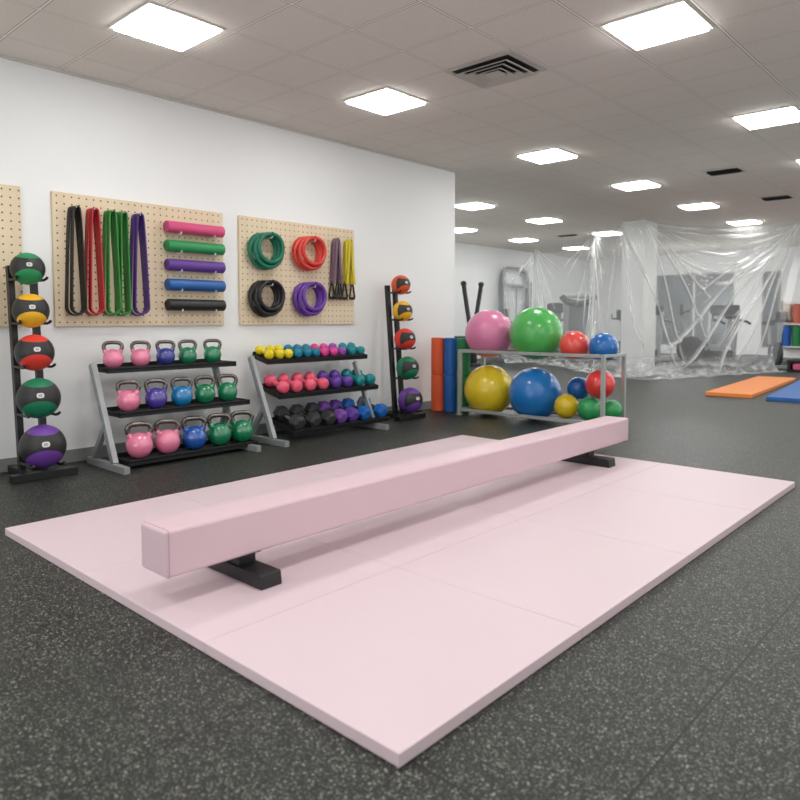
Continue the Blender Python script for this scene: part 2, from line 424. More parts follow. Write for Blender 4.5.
BX, BY0, BY1, BZ0, BZ1 = -2.400, 1.258, 5.19, 0.146, 0.325
bw = 0.097
beam = empty('balance_beam', (BX, 3.2, MZ))
tag(beam, 'long pale pink padded balance beam on low black feet, standing on the pink mat', 'balance beam')
bm = BM(); box(bm, (-bw, BY0 - 3.2, BZ0 - MZ), (bw, BY1 - 3.2, BZ1 - MZ), 0.014, 4); finish(bm, 'beam_body', M_PINKBEAM, beam, 50)
for yy in (BY0, BY1):
    bm = BM(); s = 1 if yy == BY0 else -1
    y = yy - 3.2 + s * 0.0125; k = 0.012; zt, zb = BZ1 - MZ, BZ0 - MZ
    loop = []
    for cx_, cz_, a0 in ((bw - k, zt - k, 0), (-bw + k, zt - k, 90), (-bw + k, zb + k, 180), (bw - k, zb + k, 270)):
        for q in range(5):
            a = radians(a0 + q * 22.5); loop.append((cx_ + (k - .0002) * cos(a), y, cz_ + (k - .0002) * sin(a)))
    tube(bm, loop, 0.0017, True, 6); finish(bm, 'end_seam', M_PIPING, beam)
for fy in (1.645, 4.665):
    bm = BM(); y = fy - 3.2
    # trapezoid-ended foot bar
    prof = [(-0.214, 0), (0.214, 0), (0.206, 0.058), (-0.206, 0.058)]
    A = [bm.verts.new((x, y - 0.052, z)) for x, z in prof]; B = [bm.verts.new((x, y + 0.052, z)) for x, z in prof]
    bm.faces.new(A); bm.faces.new(B[::-1])
    for i in range(4): bm.faces.new((A[i], A[(i + 1) % 4], B[(i + 1) % 4], B[i]))
    bmesh.ops.bevel(bm, geom=list(bm.edges), offset=0.006, segments=2, profile=.5, affect='EDGES')
    finish(bm, 'foot_bar', M_BLACK, beam, 40)
    bm = BM(); box(bm, (-0.05, y - 0.042, 0.056), (0.05, y + 0.042, 0.104), 0.004); box(bm, (-0.080, y - 0.048, 0.1025), (0.080, y + 0.048, 0.1095), 0.002)
    finish(bm, 'foot_post', M_BLACK, beam, 40)

# ------------------------------------------------------------------ pegboards
PF = WX + 0.028   # front face of the boards
def pegboard(y0, y1, z0, z1, lb, pegs):
    r = empty('pegboard', (WX, y0, z0)); tag(r, lb, 'pegboard', 'tan pegboards on the white wall')
    bm = BM(); box(bm, (0.0005, 0, 0), (0.028, y1 - y0, z1 - z0), 0.002, 1); finish(bm, 'board', M_PEG, r, 30)
    for py, pz, L, white in pegs:
        bm = BM(); a = (0.027, py - y0, pz - z0); b = (0.028 + L, py - y0, pz - z0)
        tube(bm, [a, b, (0.028 + L + .006, py - y0, pz - z0 + .006), (0.028 + L + .008, py - y0, pz - z0 + .018)], 0.006, n=8)
        o = finish(bm, 'peg_hook', M_WHITEPEG if white else M_CHROME, r)
    return r
BANDS = [('black', 2.228, .062, M_RUBBER, vinyl('dark grey band edge', (70, 70, 70))), ('red', 2.366, .060, vinyl('red latex', (182, 26, 44)), None),
         ('green', 2.500, .056, vinyl('green latex', (44, 128, 52)), None), ('green', 2.592, .042, vinyl('green latex', (44, 128, 52)), None), ('purple', 2.728, .070, vinyl('purple latex', (72, 40, 122)), None)]
ROLLS = [('pink', 1.867, (206, 72, 122)), ('green', 1.711, (34, 140, 80)), ('purple', 1.553, (92, 52, 140)), ('blue', 1.388, (34, 90, 158)), ('black', 1.218, (28, 29, 30))]
COILS = [('green', 4.01, 1.745, (14, 110, 84)), ('red', 4.535, 1.756, (208, 62, 50)), ('black', 4.01, 1.302, (24, 25, 27)), ('purple', 4.535, 1.305, (98, 52, 150))]
ROLL_R = 0.049; RXC = PF + 0.012 + ROLL_R
pegs1 = [(y, 1.922, 0.088, False) for _, y, *_ in BANDS]
for _, z, _c in ROLLS:
    pegs1 += [(3.085, z - ROLL_R - 0.006, 0.095, True), (3.41, z - ROLL_R - 0.006, 0.095, True)]
pegboard(1.0, 1.874, 1.043, 2.047, 'tan pegboard at the left edge behind the left medicine ball rack, holding nothing', [])
pegboard(2.092, 3.556, 1.043, 2.046, 'wide tan pegboard holding looped bands and five colourful rolls', pegs1)
pegs2 = [(y, z + 0.112, 0.115, True) for _, y, z, _c in COILS] + [(4.882, 1.912, 0.085, False), (5.062, 1.912, 0.085, False)]
pegboard(3.730, 5.182, 1.044, 2.048, 'tan pegboard holding four coiled tubes and two handled tubes', pegs2)

def loop_pts(w, ztop, zbot, n=44, x=0.0, rt=0.022):
    """closed teardrop hanging loop in the y-z plane about y=0"""
    pts = []; H = ztop - zbot
    # right side going down, bottom arc, left side going up, top arc
    def hw(t):      # half width as a function of 0 (top) .. 1 (start of bottom arc)
        return rt + (w - rt) * (t ** 0.7)
    zb = zbot + w
    for i in range(n):
        t = i / (n - 1); pts.append((x, hw(t), ztop - rt - t * (ztop - rt - zb)))
    for i in range(1, 14):
        a = pi * i / 14; pts.append((x, w * cos(a), zb - w * sin(a)))
    for i in range(n):
        t = 1 - i / (n - 1); pts.append((x, -hw(t), ztop - rt - t * (ztop - rt - zb)))
    for i in range(1, 8):
        a = pi - pi * i / 8; pts.append((x, rt * cos(a), ztop - rt + rt * sin(a)))
    return pts
BL = {0: 'black looped resistance band hanging on the wide pegboard, leftmost of the bands',
      1: 'red looped resistance band hanging on the wide pegboard',
      2: 'green looped resistance band hanging next to the red one',
      3: 'narrower green looped resistance band hanging next to the purple one',
      4: 'purple looped resistance band hanging on the wide pegboard, rightmost of the bands'}
for i, (c, y, w, m, m2) in enumerate(BANDS):
    bm = BM()
    zt = 1.943
    top = [(0.026, w, zt, 1.128), (0.076, w * 0.84, zt - .002, 1.140)]
    for xo, ww, z1, z0 in top:
        sweep(bm, [(p[0] + xo, p[1] + (0.006 if xo > .03 else 0), p[2] - 1.53) for p in loop_pts(ww, z1, z0)], rect(0.047, 0.009), True, up=(1, 0, 0))
    o = finish(bm, 'resistance_band', m, None, 40, (PF - 0.002, y, 1.53))
    tag(o, BL[i], 'resistance band', 'looped resistance bands on the wide pegboard')
for c, z, col in ROLLS:
    r = empty('rolled_mat', (RXC, 3.240, z))
    bm = BM(); L = 0.272
    prof = [(0, -L), (ROLL_R - .006, -L), (ROLL_R, -L + .006), (ROLL_R, L - .006), (ROLL_R - .006, L), (0, L)]
    lathe(bm, prof, 28, AX((0, 1, 0))); o = finish(bm, 'roll', vinyl(c + ' foam roll', col), r, 40)
    for sd in (-1, 1):  # rolled end spiral
        bm = BM()
        pts = [((.004 + (ROLL_R - .008) * t) * cos(t * 22), sd * (L + .0005), (.004 + (ROLL_R - .008) * t) * sin(t * 22)) for t in [k / 70 for k in range(71)]]
        tube(bm, pts, 0.0013, False, 5)
        finish(bm, 'rolled_end', vinyl(c + ' foam roll end', tuple(int(v * .55) for v in col)), r)
    tag(r, c + ' rolled exercise mat lying on pegs of the wide pegboard', 'rolled mat', 'rolled mats on the wide pegboard')
for c, y, z, col in COILS:
    bm = BM(); pts = []; turns = 5; n = turns * 40
    for k in range(n + 1):
        t = k / n; a = 2 * pi * turns * t + pi / 2
        R = 0.150 + 0.010 * sin(2 * pi * t * 2.3 + y) - 0.012 * t
        pts.append((0.022 + 0.100 * t, R * cos(a) + 0.055 * (t - .5), R * sin(a) - (R - 0.146) - 0.006 * (1 - t)))
    tube(bm, pts, 0.0205, False, 10)
    o = finish(bm, 'tube_coil', vinyl(c + ' rubber tubing', col, 0.35), None, 60, (PF, y - .028, z))
    tag(o, c + ' coiled rubber tube hanging on the right pegboard', 'tube coil', 'coiled tubes on the right pegboard')
for c, y, col, lb in (('plum', 4.882, (112, 88, 104), 'dusky purple resistance tubes with black handles hanging on the right pegboard'),
                      ('yellow', 5.062, (206, 188, 40), 'yellow resistance tubes with black handles hanging on the right pegboard')):
    r = empty('resistance_tube', (PF, y, 1.92)); tag(r, lb, 'resistance tube', 'handled tubes on the right pegboard')
    bm = BM()
    for xo, wt, wb in ((0.018, .024, .050), (0.046, .030, .042), (0.074, .020, .052)):
        pts = [(xo, -wb, -.455), (xo, -wt - .012, -.25), (xo, -wt, -.06), (xo, -wt * .7, -.012), (xo, 0, 0.004), (xo, wt * .7, -.012), (xo, wt, -.06), (xo, wt + .008, -.25), (xo, wb, -.455)]
        tube(bm, pts, 0.0155, False, 8)
    finish(bm, 'tubing', vinyl(c + ' tubing', col, 0.4), r, 60)
    for hy, hx in ((-.047, .03), (.047, .045)) + (((0.0, .062),) if c == 'plum' else ()):
        bm = BM()
        tri = [(hx, hy - .012, -.455), (hx, hy + .012, -.455), (hx, hy + .036, -.590), (hx, hy + .030, -.602), (hx, hy - .030, -.602), (hx, hy - .036, -.590)]
        tube(bm, tri, 0.0100, True, 8); tube(bm, [(hx, hy - .030, -.602), (hx, hy + .030, -.602)], 0.0150, False, 10)
        tube(bm, [(hx, hy, -.43), (hx, hy, -.458)], 0.0125, False, 8)
        finish(bm, 'handle', M_RUBBER, r, 50)

# ------------------------------------------------------------------ medicine ball racks
def medrack(yc, balls, lb, hw=0.084):
    r = empty('medicine_ball_rack', (-5.15, yc, 0)); tag(r, lb, 'ball rack', 'black medicine ball racks')
    def ux(z): return -0.010 - 0.125 * (z / 1.5)   # local x of the leaning uprights
    for s in (-1, 1):
        bm = BM(); bar(bm, (ux(0.05), s * hw, 0.05), (ux(1.5), s * hw, 1.455 if s > 0 else 1.47), 0.042, 0.05, (1, 0, 0)); finish(bm, 'upright', M_BLACK, r, 40)
        bm = BM(); bar(bm, (-0.225, s * hw, 0.03), (0.15, s * hw, 0.03), 0.05, 0.05); finish(bm, 'base_rail', M_BLACK, r, 40)
    bm = BM(); box(bm, (0.115, -0.205, 0), (0.190, 0.225, 0.055), 0.006); finish(bm, 'base_bar', M_BLACK, r, 40)
    for (x, z, rad) in balls:
        c = sqrt(rad * rad - (hw + .012) ** 2); az = z - c * (rad + .009) / rad
        for s in (-1, 1):
            bm = BM(); xl = x + 5.15
            pts = [(ux(az) - .01, s * (hw + .012), az - .0), (xl - .03, s * (hw + .012), az - .003), (xl + rad * .40, s * (hw + .013), az - .003), (xl + rad * .60, s * (hw + .018), az + .004), (xl + rad * .70, s * (hw + .024), az + .016)]
            tube(bm, pts, 0.0095, False, 8); finish(bm, 'support_arm', M_BLACK, r, 50)
    return r
MB1 = [(-5.165, 1.447, .111), (-5.13, 1.156, .118), (-5.085, .867, .126), (-5.035, .555, .139), (-4.985, .228, .148)]
MB2 = [(-5.135, 1.473, .106), (-5.11, 1.183, .111), (-5.075, .878, .119), (-5.035, .563, .126), (-4.995, .212, .137)]
medrack(1.828, MB1, 'black steel rack holding five medicine balls at the left edge', 0.076)
medrack(5.645, MB2, 'black steel rack holding five medicine balls right of the dumbbell rack', 0.060)
C1 = ['green', 'yellow', 'red', 'emerald', 'violet']; C2 = ['orange', 'yellow', 'red', 'emerald', 'violet']
POS = ['at the top', 'second from the top', 'in the middle', 'second from the bottom', 'at the bottom']
NM = dict(green='bright green', yellow='yellow', red='red', emerald='dark green', violet='purple', orange='orange')
for yc, balls, cs, where, rz in ((1.828, MB1, C1, 'left', -0.22), (5.645, MB2, C2, 'right', -0.15)):
    for (x, z, rad), c, ps in zip(balls, cs, POS):
        o = finish(ball_bm(rad), 'medicine_ball', MB_C[c, where], None, 60, (x, yc, z))
        o.rotation_euler = (0.0 if rz < 0 else 0.05, -0.02, rz + random.uniform(-.05, .05))
        tag(o, f'{NM[c]} and black medicine ball {ps} of the {where} rack', 'medicine ball', 'medicine balls on the racks')

# ------------------------------------------------------------------ shelf racks
TILT = radians(14)
def shelf_rack(name, lb, yL, yR, shelves, cat, dxR=0.0, wR=0.042, zR=.70):
    """shelves: (x_front, depth, y0, y1, z_front, tilt)"""
    r = empty(name, (-5.05, (yL + yR) / 2, 0)); tag(r, lb, cat)
    ox, oy = 5.05, -(yL + yR) / 2
    for y, dx, wp, zt in ((yL, 0, .042, .760), (yR, dxR, wR, zR)):
        bm = BM(); bar(bm, (-5.285 + ox, y + oy, .027), (-4.68 + ox, y + oy, .027), 0.046, 0.052)
        f = finish(bm, 'foot', M_GREYSTEEL, r, 40)
        bm = BM(); box(bm, (-4.683 + ox, y + oy - .0225, .003), (-4.676 + ox, y + oy + .0225, .051), .002); finish(bm, 'end_cap', M_GREYSTEEL, f, 40)
        bm = BM(); bar(bm, (-4.865 + dx + ox, y + oy, .05), (-4.865 - .46 * (zt - .05) + dx + ox, y + oy, zt), wp, 0.052, (1, 0, 0)); finish(bm, 'post', M_GREYSTEEL, r, 40)
        bm = BM(); bar(bm, (-5.20 + dx * .4 + ox, y + oy, .05), (-4.99 + dx + ox, y + oy, .33), min(wp, .036), 0.042, (1, 0, 0)); finish(bm, 'brace', M_GREYSTEEL, r, 40)
    for xf, dp, y0, y1, z, tl in shelves:
        m = Matrix.Translation((xf + ox, oy, z)) @ Matrix.Rotation(tl, 4, 'Y')
        bm = BM()
        box(bm, (-dp, y0, -.012), (0, y1, 0), .002, 2, m)
        box(bm, (-.012, y0, -.032), (0, y1, .012), .003, 2, m)
        box(bm, (-dp, y0, -.030), (-dp + .010, y1, .030), .003, 2, m)
        for y in (y0, y1 - .008): box(bm, (-dp, y, -.028), (0, y + .008, .010), .002, 2, m)
        finish(bm, 'shelf', M_BLACKTRAY, r, 40)
    return r
KS = [(-5.10, .25, 2.340, 3.480, .722, 0), (-4.94, .24, 2.350, 3.505, .399, 0), (-4.80, .25, 2.345, 3.475, .061, 0)]
shelf_rack('kettlebell_rack', 'grey framed three-tier rack with black shelves full of kettlebells', 2.272, 3.40, KS, 'storage rack', -0.155)
# dumbbell trays lean forward; (front head x, front head z, head radius, flat factor, y0, y1)
DT = dict(top=(-5.14, .775, .0455, 1.0, 3.800, 5.090), middle=(-5.00, .482, .0595, .97, 3.825, 5.100), bottom=(-4.86, .172, .0720, .866, 3.865, 5.115))
ta, tn = Vector((-cos(TILT), 0, sin(TILT))), Vector((sin(TILT), 0, cos(TILT)))
DSH = []
for k, (xF, zF, rd, ff, y0, y1) in DT.items():
    p0 = Vector((xF, 0, zF)) - tn * (rd * ff + .001) - ta * (rd * .82 + .020)
    DSH.append((p0.x, rd * 4.3 + .030, y0, y1, p0.z, TILT))
shelf_rack('dumbbell_rack', 'grey framed three-tier rack with black shelves full of dumbbells', 3.695, 4.945, DSH, 'storage rack', 0.0, 0.030, .66)

def make_kettlebell():
    """unit size: body radius 1; origin at the base"""
    r = empty('kettlebell')
    bm = BM(); prof = [(0, 0), (.42, 0)]
    for i in range(1, 22):
        a = -pi / 2 + pi * i / 22; rr = cos(a); z = .93 + sin(a) * 1.0
        if z > .03: prof.append((rr, z))
    prof.append((0, 1.93)); lathe(bm, prof, 36)
    for s in (-1, 1):
        tube(bm, [(0, s * .56, 1.42), (0, s * .70, 1.66), (0, s * .79, 1.88)], 0.225, n=14, scl=[1.3, 1.06, .95], up=(1, 0, 0))
    finish(bm, 'body', KC['pink'], r, 50)
    bm = BM(); pts = []
    for q in [(.785, 1.85), (.84, 2.00), (.865, 2.14)]: pts.append((0, q[0], q[1]))
    for i in range(1, 9): a = pi / 2 * i / 8; pts.append((0, .42 + .445 * cos(a), 2.16 + .40 * sin(a)))
    pts += [(0, .2, 2.575), (0, 0, 2.58), (0, -.2, 2.575)]
    for i in range(0, 8): a = pi / 2 + pi / 2 * i / 8; pts.append((0, -.42 + .445 * cos(a), 2.16 + .40 * sin(a)))
    for q in [(.865, 2.14), (.84, 2.00), (.785, 1.85)]: pts.append((0, -q[0], q[1]))
    tube(bm, pts, 0.195, n=14, up=(1, 0, 0)); finish(bm, 'handle', M_KHANDLE, r, 60)
    return r
K0 = make_kettlebell()
KROWS = [('top', -5.21, .722, .0745, [(2.439, 'pink'), (2.662, 'pink'), (2.876, 'navy'), (3.076, 'green'), (3.315, 'green')]),
         ('middle', -5.045, .399, .0845, [(2.475, 'pink'), (2.698, 'purple'), (2.920, 'azure'), (3.132, 'green'), (3.350, 'green')]),
         ('bottom', -4.915, .061, .0960, [(2.488, 'pink'), (2.716, 'pink'), (2.948, 'blue'), (3.180, 'green'), (3.402, 'green')])]
first = True
KN = dict(pink='pink', navy='navy blue', purple='violet', azure='light blue', blue='royal blue', green='green')
for row, x, z, rad, its in KROWS:
    for i, (y, c) in enumerate(its):
        o = K0 if first else dup(K0, mats={'body': KC[c]})
        first = False
        o.location = (x, y, z + .0005); o.scale = (rad * (1.02 if i == 0 else 1.0),) * 3; o.rotation_euler = (0, 0, -0.42 + random.uniform(-.1, .1))
        same = [k for k, (yy, cc) in enumerate(its) if cc == c]
        pos = '' if len(same) == 1 else (', left of the two' if same.index(i) == 0 else ', right of the two')
        tag(o, f'{KN[c]} kettlebell with steel handle on the {row} shelf of its rack{pos}', 'kettlebell', 'kettlebells on the grey rack')

def make_dumbbell(hexa):
    """axis along x, unit head radius 1; origin at centre"""
    r = empty('dumbbell'); n = 6 if hexa else 10
    for s in (-1, 1):
        bm = BM()
        if hexa: prof = [(0, -.82), (.55, -.82), (.93, -.62), (1.0, -.5), (1.0, .42), (.86, .62), (.4, .70), (0, .70)]
        else: prof = [(0, -.80), (.55, -.80), (.90, -.52), (1.0, -.12), (.97, .25), (.80, .60), (.45, .78), (0, .80)]
        lathe(bm, prof, n, Matrix.Translation((s * 1.62, 0, 0)) @ AX((-s, 0, 0)) @ Matrix.Rotation(pi / 6, 4, 'Z'))
        if not hexa: bmesh.ops.subdivide_edges(bm, edges=list(bm.edges), cuts=1, use_grid_fill=True, smooth=0.6)
        finish(bm, 'head', DC['yellow'], r, 28 if hexa else 60)
    bm = BM(); tube(bm, [(-1.2, 0, 0), (-.4, 0, 0), (0, 0, 0), (.4, 0, 0), (1.2, 0, 0)], .34, n=10, scl=[1, 1.1, 1.16, 1.1, 1]); finish(bm, 'grip', M_CHROME, r, 60)
    return r
D_round = make_dumbbell(False); D_hex = make_dumbbell(True)
T = [3.862, 3.978, 4.080, 4.194, 4.308, 4.418, 4.530, 4.648, 4.766, 4.905, 5.030]
TC = ['yellow'] * 3 + ['aqua', 'aqua', 'aqua', 'magenta', 'magenta', 'orchid', 'teal', 'teal']
MY = [3.905, 4.062, 4.228, 4.384, 4.550, 4.706, 4.872, 5.022]
MC = ['rose'] * 4 + ['violet', 'violet', 'sea', 'sea']
BYs = [3.955, 4.140, 4.326, 4.472, 4.625, 4.795, 5.030]
BC = ['black', 'black', 'black', 'plum', 'violet', 'blue', 'blue']
DN = dict(yellow='yellow', aqua='blue green', magenta='magenta', orchid='orchid purple', teal='teal', rose='rose pink', violet='violet', sea='sea green', black='black', plum='plum purple', blue='blue')
used = set()
for row, src, ysx, cs in (('top', D_round, T, TC), ('middle', D_round, MY, MC), ('bottom', D_hex, BYs, BC)):
    xF, zF, rad, ff, _, _ = DT[row]; ctr = Vector((xF, 0, zF)) + ta * (1.62 * rad)
    for i, (y, c) in enumerate(zip(ysx, cs)):
        grip = M_CHROME if src is D_hex else DC[c]
        if src.name not in used: o = src; used.add(src.name); [recolor(ch, {'head': DC[c], 'grip': grip}) for ch in o.children]
        else: o = dup(src, mats={'head': DC[c], 'grip': grip})
        o.location = (ctr.x, y, ctr.z); o.scale = (rad,) * 3
        o.rotation_euler = (0, TILT, random.uniform(-.03, .03))
        same = [k for k, cc in enumerate(cs) if cc == c]
        k = same.index(i)
        pos = 'the only one of that colour' if len(same) == 1 else f'{ORD[k]} from left of that colour'
        tag(o, f'{DN[c]} dumbbell, {pos} on the {row} shelf', 'dumbbell', 'dumbbells on the grey rack')

# ------------------------------------------------------------------ foam rollers standing at the wall end
RO = [('orange', (226, 92, 48), -5.235, 6.41), ('blue', (24, 92, 170), -5.090, 6.47), ('green', (14, 122, 72), -4.940, 6.53)]
for c, col, x, y in RO:
    m = vinyl(c + ' roller foam', col, 0.55)
    for k, wh in ((0, 'bottom'), (1, 'top')):
        bm = BM(); R, H = 0.0775, 0.438
        prof = [(0, 0), (R - .010, 0), (R - .003, .004), (R, .013), (R, H - .013), (R - .003, H - .004), (R - .010, H), (.028, H), (.026, H - .012), (0, H - .012)]
        lathe(bm, prof, 28); o = finish(bm, 'foam_roller', m, None, 40, (x, y, k * (H + .0005)))
        tag(o, f'{c} foam roller standing upright beside the wall end, {wh} one of its pair', 'foam roller', 'foam rollers stacked at the wall end')

# ------------------------------------------------------------------ exercise ball rack
RY0, RY1, RXL, RXR, RZ = 6.30, 6.76, -4.815, -3.065, .735
rk = empty('ball_rack', ((RXL + RXR) / 2, (RY0 + RY1) / 2, 0)); tag(rk, 'low silver pipe rack holding the large exercise balls', 'ball rack')
ox, oy = -(RXL + RXR) / 2, -(RY0 + RY1) / 2
M_PIPE = surf('silver pipe', rgb(176, 180, 178), .35, metal=.3)
for x in (RXL, RXR):
    for y in (RY0, RY1):
        bm = BM(); box(bm, (x + ox - .020, y + oy - .020, 0), (x + ox + .020, y + oy + .020, RZ + .018), .005)
        l = finish(bm, 'leg', M_PIPE, rk, 40)
        bm = BM(); box(bm, (x + ox - .028, y + oy - .028, 0), (x + ox + .028, y + oy + .028, .012), .003); finish(bm, 'foot_pad', M_PIPE, l, 40)
for z in (RZ, .065):
    for y in (RY0, RY1):
        bm = BM(); bar(bm, (RXL + ox, y + oy, z), (RXR + ox, y + oy, z), .034, .034); finish(bm, 'long_rail', M_PIPE, rk, 40)
    for x in (RXL, RXR):
        bm = BM(); bar(bm, (x + ox, RY0 + oy, z), (x + ox, RY1 + oy, z), .032, .032); finish(bm, 'cross_rail', M_PIPE, rk, 40)
# inner rails that carry the small balls
xm = -3.66
for z in (RZ - .040, .065):
    bm = BM(); bar(bm, (xm + ox, RY0 + oy, z - .006), (xm + ox, RY1 + oy, z - .006), .016, .016); finish(bm, 'cross_rail', M_PIPE, rk, 40)
    for y in (6.44, 6.62):
        bm = BM(); bar(bm, (xm + ox, y + oy, z - .006), (RXR + ox, y + oy, z - .006), .012, .012, bev=0.002); finish(bm, 'inner_rail', M_PIPE, rk, 40)
def fit(name, c, r=.30): return surf(name, rgb(*c), r, var=.03, vscale=3, coat=.35)
FB = [('pink', (218, 128, 168), -4.575, 6.53, .930, .275, 'large pink exercise ball on top of the ball rack'),
      ('green', (80, 178, 88), -3.960, 6.53, .944, .286, 'large green exercise ball on top of the ball rack'),
      ('red', (228, 80, 72), -3.503, 6.53, .824, .153, 'small red ball on top of the ball rack beside the green ball'),
      ('blue', (26, 104, 178), -3.180, 6.53, .815, .146, 'small blue ball on top of the ball rack at its right end'),
      ('yellow', (228, 198, 40), -4.572, 6.53, .287, .285, 'large yellow exercise ball in the lower tier of the ball rack'),
      ('blue', (28, 116, 190), -3.968, 6.53, .287, .285, 'large blue exercise ball in the lower tier of the ball rack'),
      ('blue', (16, 86, 158), -3.500, 6.63, .372, .120, 'small blue ball in the lower tier resting behind the yellow small ball'),
      ('red', (222, 60, 58), -3.195, 6.50, .441, .147, 'small red ball in the lower tier on the small green balls'),
      ('yellow', (214, 184, 28), -3.545, 6.46, .192, .128, 'small yellow ball in the lower tier beside the large blue ball'),
      ('green', (40, 152, 84), -3.283, 6.45, .188, .122, 'small green ball in the lower tier next to the small yellow ball'),
      ('green', (36, 146, 78), -3.125, 6.62, .172, .106, 'smallest green ball in the lower tier at the right end of the rack')]
for c, col, x, y, z, r, lb in FB:
    rt = finish(ball_bm(r, 48, 32), 'exercise_ball', fit(f'{c} ball vinyl {col[0]}', col), None, 60, (x, y, z))
    tag(rt, lb, 'exercise ball', 'balls on the pipe rack')
    bm = BM(); bmesh.ops.create_uvsphere(bm, u_segments=12, v_segments=8, radius=.008)
    p = finish(bm, 'valve_plug', rt.data.materials[0], rt, 60, Vector((.3, .8, -.5)).normalized() * r)

# ------------------------------------------------------------------ floor mats at the right
def floor_mat(x, y, w, l, h, rz, name, col, lb):
    r = empty('exercise_mat', (x, y, 0), rz); tag(r, lb, 'exercise mat', 'folding mats on the far floor')
    for k in (-1, 1):
        bm = BM(); box(bm, (-w / 2, (-l / 2 if k < 0 else .002), 0), (w / 2, (-.002 if k < 0 else l / 2), h), .008, 2)
        finish(bm, 'mat_half', vinyl(name, col, .5), r, 45)
floor_mat(-3.25, 12.05, .61, 3.5, .055, radians(4.0), 'orange mat vinyl', (236, 140, 66), 'orange exercise mat lying on the floor before the plastic sheet')
floor_mat(-2.44, 11.9, .66, 3.4, .055, radians(5.5), 'blue mat vinyl', (34, 96, 168), 'blue exercise mat lying on the floor at the right edge')

